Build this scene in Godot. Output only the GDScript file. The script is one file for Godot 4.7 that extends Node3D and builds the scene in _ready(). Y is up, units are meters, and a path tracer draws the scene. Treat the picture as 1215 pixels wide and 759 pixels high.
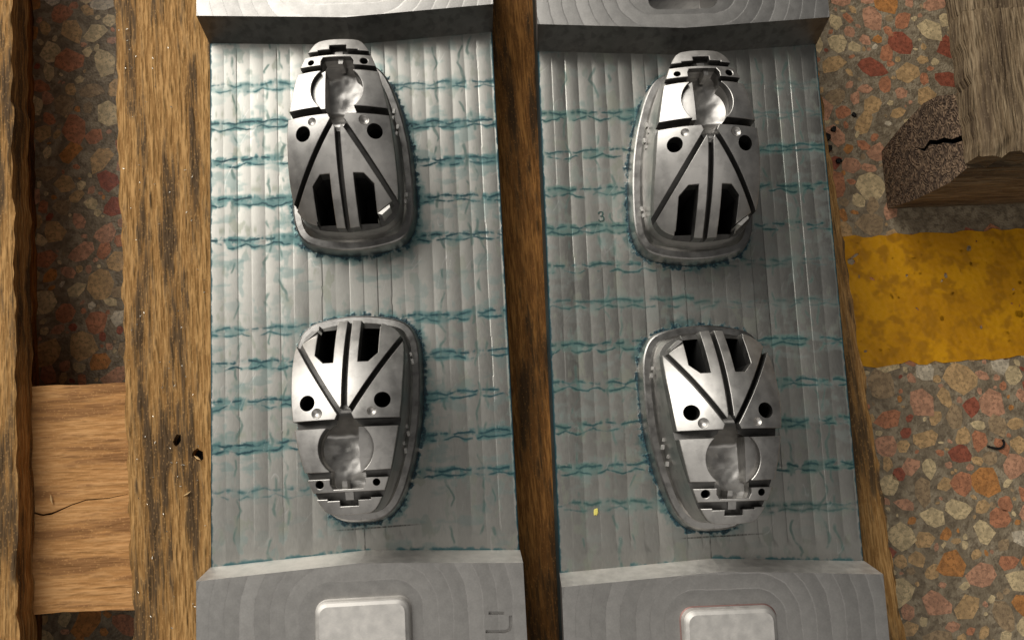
extends Node3D
# Two machined steel mould plates on a wooden pallet, seen from above, on a terrazzo floor.
# Plate shapes are written in millimetres: u across, v along (down the photograph), h up.

const MM := 0.001
const DECK := 0.130          # top of the pallet boards
const PLATE_T := 40.0        # thickness of a mould plate, mm
const PW := 112.5            # half the width of a plate
const PL := 405.3            # length of the milled floor between the end blocks

var rng := RandomNumberGenerator.new()
var mats := {}

# ------------------------------------------------------------------ mesh collector
class Shape:
	var v := PackedVector3Array()
	var n := PackedVector3Array()
	var t := PackedVector2Array()
	func tri(a: Vector3, b: Vector3, c: Vector3, na: Vector3, nb: Vector3, nc: Vector3, ta := Vector2.ZERO, tb := Vector2.ZERO, tc := Vector2.ZERO) -> void:
		var g := (c - a).cross(b - a)
		if g.length_squared() < 1e-22:
			return
		if g.dot(na + nb + nc) >= 0.0:
			v.append_array([a, b, c]); n.append_array([na, nb, nc]); t.append_array([ta, tb, tc])
		else:
			v.append_array([a, c, b]); n.append_array([na, nc, nb]); t.append_array([ta, tc, tb])
	func flat(a: Vector3, b: Vector3, c: Vector3, out: Vector3, ta := Vector2.ZERO, tb := Vector2.ZERO, tc := Vector2.ZERO) -> void:
		var g := (c - a).cross(b - a).normalized()
		if g.dot(out) < 0.0:
			g = -g
		tri(a, b, c, g, g, g, ta, tb, tc)
	func quad(a: Vector3, b: Vector3, c: Vector3, d: Vector3, out: Vector3, ta := Vector2.ZERO, tb := Vector2.ZERO, tc := Vector2.ZERO, td := Vector2.ZERO) -> void:
		flat(a, b, c, out, ta, tb, tc)
		flat(a, c, d, out, ta, tc, td)
	func mesh() -> ArrayMesh:
		var m := ArrayMesh.new()
		var arr := []
		arr.resize(Mesh.ARRAY_MAX)
		arr[Mesh.ARRAY_VERTEX] = v
		arr[Mesh.ARRAY_NORMAL] = n
		arr[Mesh.ARRAY_TEX_UV] = t
		m.add_surface_from_arrays(Mesh.PRIMITIVE_TRIANGLES, arr)
		return m

func obj(called: String, s: Shape, mat: Material, parent: Node) -> MeshInstance3D:
	var o := MeshInstance3D.new()
	o.name = called
	o.mesh = s.mesh()
	o.material_override = mat
	parent.add_child(o, true)
	return o

func pad(called: String, outline: PackedVector2Array, cuts: Array, low: Callable, parent: Node, top: Callable = dome, fine := 3.0) -> void:
	var a := Shape.new()
	var b := Shape.new()
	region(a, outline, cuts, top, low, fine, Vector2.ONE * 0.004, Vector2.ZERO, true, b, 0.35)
	var o := MeshInstance3D.new()
	o.name = called
	var m := a.mesh()
	var m2 := b.mesh()
	m.add_surface_from_arrays(Mesh.PRIMITIVE_TRIANGLES, m2.surface_get_arrays(0))
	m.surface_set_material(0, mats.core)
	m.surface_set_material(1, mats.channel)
	o.mesh = m
	parent.add_child(o, true)

func thing(called: String, label: String, category: String, at: Vector3, group := "") -> Node3D:
	var o := Node3D.new()
	o.name = called
	o.position = at
	add_child(o, true)
	tag(o, label, category, group)
	return o

func tag(o: Node, label: String, category: String, group := "") -> void:
	o.set_meta("label", label)
	o.set_meta("category", category)
	if group != "":
		o.set_meta("group", group)

# ------------------------------------------------------------------ flat-plan solids
func circle(c: Vector2, r: float, k := 28) -> PackedVector2Array:
	var p := PackedVector2Array()
	for i in k:
		p.append(c + Vector2.from_angle(TAU * i / k) * r)
	return p

func poly(a: Array) -> PackedVector2Array:
	var p := PackedVector2Array()
	for i in range(0, a.size(), 2):
		p.append(Vector2(a[i], a[i + 1]))
	return p

func area(p: PackedVector2Array) -> float:
	var s := 0.0
	for i in p.size():
		s += p[i].cross(p[(i + 1) % p.size()])
	return s * 0.5

func clipped(outline: PackedVector2Array, cuts: Array) -> Array:
	var out := [outline]
	for c in cuts:
		var nxt := []
		for o in out:
			nxt.append_array(Geometry2D.clip_polygons(o, c))
		out = nxt
	return out

# outline minus cuts as a solid: curved top, walls down to `low`; everything in mm, uv = plan * uvs + uvo
func region(s: Shape, outline: PackedVector2Array, cuts: Array, top: Callable, low: Callable, cell := 3.0, uvs := Vector2(0.004, 0.004), uvo := Vector2.ZERO, walls := true, side: Shape = null, chamfer := 0.0) -> void:
	var whole := outline
	var whole_cuts := cuts
	if chamfer > 0.0:
		var sgn := 0.0
		var most := 0.0
		var all := clipped(outline, cuts)
		for l in all:
			if absf(area(l)) > most:
				most = absf(area(l)); sgn = signf(area(l))
		var inner := []
		for l in all:
			inner.append(mitred(l, chamfer * sgn))
		outline = inner[0]
		cuts = []
		for k in all.size():
			if absf(area(all[k])) == most:
				outline = inner[k]
			else:
				cuts.append(inner[k])
	var lo := outline[0]
	var hi := outline[0]
	for p in outline:
		lo = lo.min(p); hi = hi.max(p)
	var nx := int(ceil((hi.x - lo.x) / cell))
	var ny := int(ceil((hi.y - lo.y) / cell))
	var boxes := []
	for c in cuts:
		var r := Rect2(c[0], Vector2.ZERO)
		for p in c:
			r = r.expand(p)
		boxes.append(r.grow(0.01))
	for j in ny:
		var y0 := lo.y + j * cell
		var y1: float = minf(hi.y, y0 + cell)
		for i in nx:
			var x0 := lo.x + i * cell
			var x1: float = minf(hi.x, x0 + cell)
			var pieces: Array = Geometry2D.intersect_polygons(PackedVector2Array([Vector2(x0, y0), Vector2(x1, y0), Vector2(x1, y1), Vector2(x0, y1)]), outline)
			var cr := Rect2(x0, y0, x1 - x0, y1 - y0)
			for k in cuts.size():
				if boxes[k].intersects(cr, true):
					var nxt := []
					for p in pieces:
						nxt.append_array(Geometry2D.clip_polygons(p, cuts[k]))
					pieces = nxt
			for p in pieces:
				if p.size() < 3 or absf(area(p)) < 1e-4:
					continue
				var idx := Geometry2D.triangulate_polygon(p)
				for q in range(0, idx.size(), 3):
					var a: Vector2 = p[idx[q]]
					var b: Vector2 = p[idx[q + 1]]
					var c: Vector2 = p[idx[q + 2]]
					s.tri(lift(a, top), lift(b, top), lift(c, top), up(a, top), up(b, top), up(c, top), a * uvs + uvo, b * uvs + uvo, c * uvs + uvo)
	if not walls:
		return
	var ws := s if side == null else side
	var loops := clipped(whole, whole_cuts)
	var sign_ := 1.0
	var best := 0.0
	for l in loops:
		if absf(area(l)) > best:
			best = absf(area(l)); sign_ = signf(area(l))
	for l in loops:
		var m: int = l.size()
		var ml := mitred(l, chamfer * sign_)
		for i in m:
			var a: Vector2 = l[i]
			var b: Vector2 = l[(i + 1) % m]
			var e := b - a
			if e.length() < 1e-4:
				continue
			var out := Vector3(e.y, 0, -e.x) * sign_
			var k: int = maxi(1, int(ceil(e.length() / (cell * 1.4))))
			for q in k:
				var p0 := a + e * (float(q) / k)
				var p1 := a + e * (float(q + 1) / k)
				var l0: Vector3 = low.call(p0)
				var l1: Vector3 = low.call(p1)
				var t0 := lift(p0, top) - Vector3(0, chamfer * MM, 0)
				var t1 := lift(p1, top) - Vector3(0, chamfer * MM, 0)
				if chamfer > 0.0:
					var c0: Vector2 = ml[i].lerp(ml[(i + 1) % m], float(q) / k)
					var c1: Vector2 = ml[i].lerp(ml[(i + 1) % m], float(q + 1) / k)
					s.quad(lift(c0, top), lift(c1, top), t1, t0, out + Vector3(0, out.length(), 0))
				var w0 := p0 * uvs + uvo
				var w1 := p1 * uvs + uvo
				ws.quad(t0, t1, l1 * MM, l0 * MM, out, w0, w1, w1 + Vector2((t1.y - l1.y * MM) * 1000 * uvs.x, 0), w0 + Vector2((t0.y - l0.y * MM) * 1000 * uvs.x, 0))

func mitred(l: PackedVector2Array, d: float) -> PackedVector2Array:
	var out := PackedVector2Array()
	var m := l.size()
	for i in m:
		var e0 := (l[i] - l[(i + m - 1) % m]).normalized()
		var e1 := (l[(i + 1) % m] - l[i]).normalized()
		var n0 := Vector2(-e0.y, e0.x)
		var n1 := Vector2(-e1.y, e1.x)
		var b := (n0 + n1)
		b = b.normalized() if b.length() > 0.05 else n1
		out.append(l[i] + b * d / maxf(0.5, b.dot(n1)))
	return out

func lift(p: Vector2, top: Callable) -> Vector3:
	return Vector3(p.x, top.call(p), p.y) * MM

func up(p: Vector2, top: Callable) -> Vector3:
	var e := 0.4
	var dx: float = top.call(p + Vector2(e, 0)) - top.call(p - Vector2(e, 0))
	var dy: float = top.call(p + Vector2(0, e)) - top.call(p - Vector2(0, e))
	return Vector3(-dx, 2 * e, -dy).normalized()

func level(h: float) -> Callable:
	return func(_p: Vector2) -> float: return h

func down_to(h: float) -> Callable:
	return func(p: Vector2) -> Vector3: return Vector3(p.x, h, p.y)

func slab(s: Shape, outline: PackedVector2Array, cuts: Array, h0: float, h1: float, cell := 12.0, uvs := Vector2(0.004, 0.004), uvo := Vector2.ZERO, top = null) -> void:
	region(s, outline, cuts, level(h1) if top == null else top, down_to(h0), cell, uvs, uvo)
	var idx := Geometry2D.triangulate_polygon(outline)
	for q in range(0, idx.size(), 3):
		var a := Vector3(outline[idx[q]].x, h0, outline[idx[q]].y) * MM
		var b := Vector3(outline[idx[q + 1]].x, h0, outline[idx[q + 1]].y) * MM
		var c := Vector3(outline[idx[q + 2]].x, h0, outline[idx[q + 2]].y) * MM
		s.flat(a, b, c, Vector3.DOWN)

func round_rect(c: Vector2, hw: float, hl: float, r: float, k := 6) -> PackedVector2Array:
	var p := PackedVector2Array()
	for q in 4:
		var m := c + Vector2([hw - r, -hw + r, -hw + r, hw - r][q], [hl - r, hl - r, -hl + r, -hl + r][q])
		for i in k + 1:
			p.append(m + Vector2.from_angle(PI / 2 * (q + float(i) / k)) * r)
	return p

# bands between rings of equal length; normals smooth along a ring, sharp across bands
func loft(s: Shape, rings: Array, out_from: Vector3) -> void:
	for k in rings.size() - 1:
		var a: Array = rings[k]
		var b: Array = rings[k + 1]
		var m: int = a.size()
		var nn := []
		for i in m:
			var g: Vector3 = (b[i] - a[(i + 1) % m]).cross(b[(i + 1) % m] - a[i])
			g = g.normalized()
			var o: Vector3 = (a[i] + b[i]) * 0.5 - out_from
			o.y = maxf(0.0, 0.001)
			if g.dot(o) < 0:
				g = -g
			nn.append(g)
		for i in m:
			var j := (i + 1) % m
			var n0: Vector3 = (nn[i] + nn[(i + m - 1) % m]).normalized()
			var n1: Vector3 = (nn[i] + nn[j]).normalized()
			var f := float(i) / 9.0
			var g2 := float(i + 1) / 9.0
			s.tri(a[i], a[j], b[j], n0, n1, n1, Vector2(f, k), Vector2(g2, k), Vector2(g2, k + 1))
			s.tri(a[i], b[j], b[i], n0, n1, n0, Vector2(f, k), Vector2(g2, k + 1), Vector2(f, k + 1))

func block(s: Shape, c: Vector3, size: Vector3, turn := 0.0) -> void:
	var bx := Basis(Vector3.UP, turn)
	for ax in 3:
		for sg in [-1.0, 1.0]:
			var nrm := Vector3.ZERO
			nrm[ax] = sg
			var u := Vector3.ZERO
			u[(ax + 1) % 3] = size[(ax + 1) % 3] * 0.5
			var w := Vector3.ZERO
			w[(ax + 2) % 3] = size[(ax + 2) % 3] * 0.5
			var m := nrm * size[ax] * 0.5
			s.quad(c + bx * (m + u + w), c + bx * (m - u + w), c + bx * (m - u - w), c + bx * (m + u - w), bx * nrm)

# ------------------------------------------------------------------ textures
func noise(sd: int, f: float, oct := 3) -> FastNoiseLite:
	var n := FastNoiseLite.new()
	n.seed = sd
	n.noise_type = FastNoiseLite.TYPE_SIMPLEX
	n.frequency = f
	n.fractal_type = FastNoiseLite.FRACTAL_FBM
	n.fractal_octaves = oct
	return n

func tex_rgb(w: int, h: int, b: PackedByteArray) -> ImageTexture:
	return ImageTexture.create_from_image(Image.create_from_data(w, h, false, Image.FORMAT_RGB8, b))

func tex_f(w: int, h: int, b: PackedFloat32Array) -> ImageTexture:
	return ImageTexture.create_from_image(Image.create_from_data(w, h, false, Image.FORMAT_RF, b.to_byte_array()))

func put(b: PackedByteArray, at: int, c: Color) -> void:
	b[at] = int(clampf(c.r, 0, 1) * 255); b[at + 1] = int(clampf(c.g, 0, 1) * 255); b[at + 2] = int(clampf(c.b, 0, 1) * 255)

func hash1(a: int, b: int) -> float:
	return fposmod(sin(a * 127.1 + b * 311.7) * 43758.5453, 1.0)

# milled plate face: cutter scallops, seams between passes, marking dye pooled along the seams and round the cores
func plate_material(sd: int, seams: Array, teal: float) -> StandardMaterial3D:
	var w := 460
	var h := 832
	var px := (2.0 * PW) / w
	var pv := (PL + 10.0) / h
	var col := PackedByteArray(); col.resize(w * h * 3)
	var orm := PackedByteArray(); orm.resize(w * h * 3)
	var hgt := PackedFloat32Array(); hgt.resize(w * h)
	var n1 := noise(sd, 0.09, 3)
	var n2 := noise(sd + 1, 0.02, 3)
	var n3 := noise(sd + 2, 0.35, 2)
	var n4 := noise(sd + 3, 0.05, 4)
	var radius := PackedFloat32Array(); radius.resize(361)
	var ring := base_ring(360)
	for i in 360:
		radius[i] = (ring[i] - Vector2(0, 100)).length()
	radius[360] = radius[0]
	var dye_dark := Color8(18, 58, 68)
	var dye_pale := Color8(92, 130, 130)
	var stain := Color8(118, 128, 104)
	for y in h:
		var v := (y + 0.5) * pv - 5.0
		for x in w:
			var u := (x + 0.5) * px - PW
			var side := 0 if u < 0 else 1
			var a1 := n1.get_noise_2d(u, v)
			var a2 := n2.get_noise_2d(u, v)
			var a3 := n3.get_noise_2d(u * 2.0, v * 0.35)
			# scallops
			var p := 10.6
			var su := (u + PW + a2 * 0.15) / p
			var band := int(floor(su))
			var f := su - band
			var bulge := (f - 0.5) * 2.0
			var row := 0
			var nearest := 1e3
			var wt := 0.0
			var sv := 0.0
			for q in seams[side]:
				if v > q[0]:
					row += 1
				var d: float = v - q[0]
				if absf(d) < absf(nearest):
					nearest = d; wt = q[1]; sv = q[0]
			var quiet := smoothstep(PL - 12.0, PL - 22.0 + 8.0 * sin(f * PI), v) * smoothstep(2.0, 14.0, v)
			var inner := 1.0 - 0.7 * smoothstep(60.0, 45.0, absf(u)) * smoothstep(30.0, 5.0, absf(v - PL * 0.5))
			var hh := -bulge * bulge * 0.20 * quiet * inner
			hh += (hash1(band, row + 7 * side + sd) - 0.5) * 0.10 * bulge * quiet + (hash1(band + 3, sd) - 0.5) * 0.30 * bulge * quiet
			hh += (hash1(band + 31, row + sd) - 0.5) * 0.0007 * nearest * quiet
			hh += a3 * 0.003 + a1 * 0.002
			var rough := 0.41 + 0.09 * (hash1(band, sd) - 0.5) + 0.05 * (hash1(band, row * 3 + sd) - 0.5) + 0.015 * a3
			var metal := 1.0
			var tone := 0.70 + 0.06 * (hash1(band + 5, sd) - 0.5) + 0.03 * (hash1(band + 9, row + side * 11 + sd) - 0.5) + 0.02 * a2 + 0.015 * a3
			var c := Color(tone, tone * 0.99, tone * 0.955)
			# oily grey-green stains in columns and before the seams
			var colm := exp(-pow((fposmod(u + 6.0 + a1 * 3.0, 34.0) - 17.0) / 4.2, 2.0))
			var st := smoothstep(0.16, 0.42, n4.get_noise_2d(u * 1.1, v * 0.6 + 40.0) + 0.42 * colm - 0.22) * 0.5
			var leaf := exp(-pow((nearest + 9.0) / 2.6, 2.0)) * smoothstep(0.05, 0.4, n1.get_noise_2d(u * 1.6, sv * 3.0)) * wt
			st = maxf(st, leaf * 0.6) * (0.75 if side == 0 else 0.6)
			c = c.lerp(stain.lerp(dye_pale, clampf(0.5 + a2 * 1.4, 0, 1) * teal), st * 0.7)
			metal -= st * 0.45
			rough += st * 0.06
			# dye lines: two wavering lines that close into lenses
			if absf(nearest) < 18.0 and wt > 0.0:
				var ph := hash1(int(sv), sd) * 6.0
				var lens := absf(sin((u + ph * 4.0) * PI / 21.2))
				var gap := 4.6 * (0.35 + 0.65 * lens) + a1 * 0.9
				var wob := n1.get_noise_2d(u * 0.3, sv * 5.0) * 1.5
				var d1: float = absf(nearest + wob + gap * 0.5)
				var d2: float = absf(nearest + wob - gap * (0.9 if side == 0 else 0.6))
				var k1 := clampf(0.95 + n2.get_noise_2d(u * 4.0, sv * 9.0) * 2.0, 0.0, 1.2) * wt
				var k2 := clampf(0.7 + n2.get_noise_2d(u * 3.0 + 90.0, sv * 9.0) * 1.7, 0.0, 1.1) * wt
				var wd := 0.46 + 0.5 * absf(n3.get_noise_2d(u * 0.7, sv))
				var line := clampf(maxf(smoothstep(wd + 0.55, wd * 0.3, d1) * k1, smoothstep(wd + 0.4, wd * 0.2, d2) * k2), 0, 1)
				var tick := smoothstep(0.12, 0.45, n3.get_noise_2d(u * 0.55 + 40.0, v * 0.55 + sv * 7.0))
				line = maxf(line, tick * smoothstep(3.4, 0.6, d1) * k1 * 0.40)
				var halo := clampf(maxf(exp(-pow(d1 / 2.0, 2.0)) * k1, exp(-pow(d2 / 1.6, 2.0)) * k2) * (0.62 + 0.9 * a1 + 0.6 * a2) + smoothstep(6.0, 3.0, absf(nearest + wob)) * wt * smoothstep(0.0, 0.25, a2 + 0.4 * colm + 0.4 * a1) * 0.6, 0, 0.85)
				c = c.lerp(dye_pale.lerp(stain, 1.0 - teal), halo)
				c = c.lerp(dye_dark.lerp(Color8(60, 84, 72), 1.0 - teal), line * 0.92)
				metal -= maxf(halo * 0.5, line * 0.9)
				hh += line * 0.05 - 0.03 * smoothstep(1.6, 0.0, d1)
			# thin loops of dye that run along some of the ridges between two seams
			for q in 3:
				var uk: float = [-92.0, -70.0, 72.0][q] + float(side) * 10.0 if q < 2 else 96.0
				if side == 1 and q < 2:
					uk = [66.0, 84.0][q]
				elif side == 0 and q == 2:
					uk = -55.0
				var du2 := u - uk + a2 * 4.0 - (3.6 if q == 1 else -3.6) * absf(sin((v + 6.0) * PI / 31.0))
				var kk := smoothstep(1.5, 0.3, absf(du2)) * smoothstep(-0.1, 0.5, n2.get_noise_2d(u * 2.0 + 20.0, v * 2.0) + 0.05)
				c = c.lerp(Color8(76, 104, 98), kk * 0.6)
				metal -= kk * 0.4
			# dye packed round the foot of each core
			for m in 2:
				var du := u if m == 0 else -u
				var dv := (v if m == 0 else PL - v) - 100.0
				if absf(du) < 64.0 and absf(dv) < 92.0:
					var ang := fposmod(rad_to_deg(atan2(dv, du)), 360.0)
					var dist: float = Vector2(du, dv).length() - radius[int(ang)]
					var reach := 1.6 + 1.8 * n3.get_noise_2d(u * 0.5, v * 0.5) + 2.4 * a1
					var k := smoothstep(reach + 1.2, reach - 1.2, dist)
					var soft := smoothstep(reach + 7.0, reach, dist) * (0.3 + 0.9 * a2)
					c = c.lerp(dye_pale, clampf(soft, 0, 0.6))
					c = c.lerp(Color8(12, 38, 50).lerp(Color8(28, 84, 96), clampf(n3.get_noise_2d(u * 1.6, v * 1.6) * 1.4, 0, 1)), k * 0.93)
					metal -= k * 0.9
					hh += k * (0.12 + 0.25 * n3.get_noise_2d(u * 1.5, v * 1.5))
			# layout lines scribed below the near core
			if v > 376.0:
				var scr := smoothstep(0.7, 0.2, absf(u + 0.4)) * smoothstep(404.0, 398.0, v) * 0.6
				scr = maxf(scr, smoothstep(0.8, 0.2, absf(v - 383.5 + u * 0.02)) * smoothstep(-26.0, -14.0, u) * smoothstep(48.0, 20.0, u) * 0.7)
				c = c.lerp(Color8(40, 40, 38), scr * (0.7 + 0.6 * a3))
				metal -= scr * 0.5
			# broad smears wiped over the seams
			var wipe := smoothstep(0.12, 0.5, n4.get_noise_2d(u * 0.45 + 200.0, v * 0.9) + 0.3 * exp(-pow(nearest / 6.0, 2.0)) - 0.08) * wt * 0.4
			c = c.lerp(dye_pale, wipe * (0.75 if teal > 0.9 else 0.4))
			metal -= wipe * 0.4
			# fine scratches
			var sc := smoothstep(0.018, 0.004, absf(n2.get_noise_2d(u * 0.9 + v * 0.35 + 60.0, v * 0.25 - u * 0.08) - 0.21)) * smoothstep(0.1, 0.4, n1.get_noise_2d(v * 0.4, u * 0.4))
			hh -= sc * 0.02
			c = c.lerp(Color(0.86, 0.86, 0.85), sc * 0.4)
			# dye left in the corners at the end blocks
			var cv := minf(v - 0.0, PL - v - 6.0 * (1.0 - absf(u) / PW))
			var ck := smoothstep(2.6 + 2.4 * a1, 0.4, cv) * smoothstep(-0.25, 0.3, a2 + 0.5 * a1 + (0.25 if u > 0 else -0.1)) * (1.0 if v > 200.0 else 0.3)
			c = c.lerp(Color8(30, 82, 90), clampf(ck, 0, 1) * 0.8)
			metal -= clampf(ck, 0, 1) * 0.6
			# a thin dyed line along the long edges and in the corner at the end blocks
			var edge := PW - absf(u)
			var ek := smoothstep(maxf(0.7, 1.6 + a1 * 1.2), 0.5, edge) * 0.92
			c = c.lerp(Color8(24, 60, 70), ek)
			metal -= ek * 0.7
			var o := (y * w + x) * 3
			put(col, o, c)
			orm[o] = 255
			orm[o + 1] = int(clampf(rough + (1.0 - metal) * 0.1, 0.05, 1.0) * 255)
			orm[o + 2] = int(clampf(metal, 0, 1) * 255)
			hgt[y * w + x] = hh
	var mt := StandardMaterial3D.new()
	mt.resource_name = "milled steel"
	mt.albedo_texture = tex_rgb(w, h, col)
	var ot := tex_rgb(w, h, orm)
	mt.roughness = 1.0; mt.metallic = 1.0
	mt.roughness_texture = ot; mt.roughness_texture_channel = BaseMaterial3D.TEXTURE_CHANNEL_GREEN
	mt.metallic_texture = ot; mt.metallic_texture_channel = BaseMaterial3D.TEXTURE_CHANNEL_BLUE
	mt.heightmap_enabled = true
	mt.heightmap_scale = 0.1
	mt.heightmap_texture = tex_f(w, h, hgt)
	mt.texture_repeat = false
	return mt

# end-block face: cutter passes as offset curves round the central rectangle
func end_material(sd: int) -> StandardMaterial3D:
	var w := 512
	var h := 256
	var col := PackedByteArray(); col.resize(w * h * 3)
	var rgh := PackedByteArray(); rgh.resize(w * h * 3)
	var hgt := PackedFloat32Array(); hgt.resize(w * h)
	var n1 := noise(sd, 0.05, 3)
	var n2 := noise(sd + 1, 0.5, 2)
	for y in h:
		for x in w:
			var u := (x + 0.5) / w * 240.0 - 120.0
			var v := (y + 0.5) / h * 120.0 - 60.0
			var q := Vector2(maxf(absf(u) - 22.0, 0), maxf(absf(v) - 14.0, 0))
			var d := q.length() + n1.get_noise_2d(u, v) * 0.5
			var b := floorf(d / 10.4)
			var f := d / 10.4 - b
			var s := sin(f * PI)
			hgt[y * w + x] = -pow(f - 0.35, 2.0) * 0.24 * smoothstep(8.0, 16.0, d) + n2.get_noise_2d(u * 0.6, v) * 0.006
			var tone := 0.69 + 0.05 * (hash1(int(b), sd) - 0.5) + n1.get_noise_2d(u * 2.0, v * 2.0) * 0.025 + n2.get_noise_2d(u, v) * 0.02
			var c := Color(tone, tone * 0.985, tone * 0.965)
			var o := (y * w + x) * 3
			put(col, o, c)
			put(rgh, o, Color(1, 1, 1) * (0.46 + 0.10 * (hash1(int(b), sd + 3) - 0.5) + 0.03 * n1.get_noise_2d(u * 1.5, v * 1.5 + 50.0)))
	var mt := StandardMaterial3D.new()
	mt.resource_name = "end block steel"
	mt.albedo_texture = tex_rgb(w, h, col)
	mt.roughness = 1.0
	mt.roughness_texture = tex_rgb(w, h, rgh)
	mt.metallic = 1.0
	mt.heightmap_enabled = true
	mt.heightmap_scale = 0.1
	mt.heightmap_texture = tex_f(w, h, hgt)
	return mt

func steel(called: String, tone: float, rough: float, sd: int, smudge := 0.07) -> StandardMaterial3D:
	var w := 256
	var rgh := PackedByteArray(); rgh.resize(w * w * 3)
	var col := PackedByteArray(); col.resize(w * w * 3)
	var hgt := PackedFloat32Array(); hgt.resize(w * w)
	var n1 := noise(sd, 0.02, 4)
	var n2 := noise(sd + 1, 0.35, 2)
	for y in w:
		for x in w:
			var a := n1.get_noise_2d(x, y)
			var b := n2.get_noise_2d(x * 0.25, y * 1.5)
			var o := (y * w + x) * 3
			put(rgh, o, Color(1, 1, 1) * clampf(rough + a * 0.06 + b * 0.03, 0.05, 1))
			var t := tone + a * 0.05 + b * 0.02 - smudge * smoothstep(0.05, 0.5, n1.get_noise_2d(x * 0.9 + 500.0, y * 0.9))
			put(col, o, Color(t, t * 0.985, t * 0.965))
			hgt[y * w + x] = b * 0.008 + n2.get_noise_2d(x, y) * 0.003
	var mt := StandardMaterial3D.new()
	mt.resource_name = called
	mt.albedo_texture = tex_rgb(w, w, col)
	mt.roughness = 1.0
	mt.roughness_texture = tex_rgb(w, w, rgh)
	mt.metallic = 1.0
	mt.heightmap_enabled = true
	mt.heightmap_scale = 0.1
	mt.heightmap_texture = tex_f(w, w, hgt)
	mt.uv1_triplanar = true
	mt.uv1_scale = Vector3.ONE * 14.0
	return mt

# wood: fibres along v, stained patches, darker weathering
func wood(called: String, sd: int, light: Color, mid: Color, dark: Color, grime: float, across := false, relief := 0.2) -> StandardMaterial3D:
	var w := 1536 if across else 256
	var h := 256 if across else 1536
	var col := PackedByteArray(); col.resize(w * h * 3)
	var hgt := PackedFloat32Array(); hgt.resize(w * h)
	var n1 := noise(sd, 0.055, 4)
	var n2 := noise(sd + 1, 0.012, 4)
	var n3 := noise(sd + 2, 0.30, 3)
	var n4 := noise(sd + 3, 0.10, 4)
	for y in h:
		for x in w:
			var gx := float(x)
			var gy := float(y)
			if across:
				gx = float(y); gy = float(x)
			var fib := n3.get_noise_2d(gx * 1.6, gy * 0.06)
			var streak := n1.get_noise_2d(gx * 2.2, gy * 0.13)
			var patch := n2.get_noise_2d(gx * 2.0, gy * 0.22)
			var fuzz := n4.get_noise_2d(gx * 1.2, gy * 0.16)
			var c := mid.lerp(light, clampf(0.45 + streak * 1.2 + fib * 1.3, 0, 1))
			var k := smoothstep(0.05 - grime, 0.75 - grime, 0.22 * (fuzz + 0.5) + patch * 0.95 + streak * 0.45 + fib * 0.40)
			c = c.lerp(dark, k * 0.75)
			if n3.get_noise_2d(gx * 2.0 + 300.0, gy * 0.3) > 0.56:
				c = c.lerp(light, 0.6)
			put(col, (y * w + x) * 3, c)
			hgt[y * w + x] = fib * 0.28 + streak * 0.35 + fuzz * 0.35 - k * 0.15
	var mt := StandardMaterial3D.new()
	mt.resource_name = called
	mt.albedo_texture = tex_rgb(w, h, col)
	mt.roughness = 0.82
	mt.metallic_specular = 0.35
	mt.heightmap_enabled = true
	mt.heightmap_scale = relief
	mt.heightmap_texture = tex_f(w, h, hgt)
	return mt

func grain_end() -> StandardMaterial3D:
	var w := 256
	var col := PackedByteArray(); col.resize(w * w * 3)
	var hgt := PackedFloat32Array(); hgt.resize(w * w)
	var n1 := noise(91, 0.02, 3)
	var n2 := noise(92, 0.25, 3)
	for y in w:
		for x in w:
			var r := Vector2(x + 60, y - 330).length() + n1.get_noise_2d(x, y) * 26.0
			var ring := sin(r * 0.40 + n1.get_noise_2d(x, y) * 2.0)
			var ray := n2.get_noise_2d(atan2(y - 330.0, x + 60.0) * 130.0, r * 0.06)
			var k := clampf(0.5 + ring * 0.30 + ray * 0.45 + n1.get_noise_2d(x * 2.0, y * 2.0) * 0.6, 0, 1)
			put(col, (y * w + x) * 3, Color8(74, 58, 46).lerp(Color8(152, 126, 100), k))
			hgt[y * w + x] = ring * 0.35 + ray * 0.3
	var mt := StandardMaterial3D.new()
	mt.resource_name = "weathered end grain"
	mt.albedo_texture = tex_rgb(w, w, col)
	mt.roughness = 0.9
	mt.heightmap_enabled = true
	mt.heightmap_scale = 0.12
	mt.heightmap_texture = tex_f(w, w, hgt)
	return mt

func mottled(called: String, sd: int, a: Color, b: Color, c: Color, scale_: float, rough: float, relief := 0.04, veins := 0.0) -> StandardMaterial3D:
	var w := 384
	var col := PackedByteArray(); col.resize(w * w * 3)
	var hgt := PackedFloat32Array(); hgt.resize(w * w)
	var n1 := noise(sd, 0.018, 5)
	var n2 := noise(sd + 1, 0.16, 3)
	var n3 := noise(sd + 2, 0.05, 3)
	for y in w:
		for x in w:
			var p := n1.get_noise_2d(x, y)
			var q := n2.get_noise_2d(x, y)
			var k := a.lerp(b, clampf(0.5 + p * 1.3 + q * 0.35, 0, 1))
			k = k.lerp(c, smoothstep(-0.1, 0.6, n3.get_noise_2d(x, y) + q * 0.3) * 0.8)
			k = k.lerp(Color(0.84, 0.80, 0.72), veins * smoothstep(0.05, 0.0, absf(n3.get_noise_2d(x * 1.7 + 900.0, y * 1.7) + q * 0.12)) * smoothstep(0.0, 0.3, p + 0.15))
			put(col, (y * w + x) * 3, k)
			hgt[y * w + x] = q
	var mt := StandardMaterial3D.new()
	mt.resource_name = called
	mt.albedo_texture = tex_rgb(w, w, col)
	mt.roughness = rough
	mt.heightmap_enabled = true
	mt.heightmap_scale = relief
	mt.heightmap_texture = tex_f(w, w, hgt)
	mt.uv1_triplanar = true
	mt.uv1_world_triplanar = true
	mt.uv1_scale = Vector3.ONE * scale_
	return mt

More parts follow.
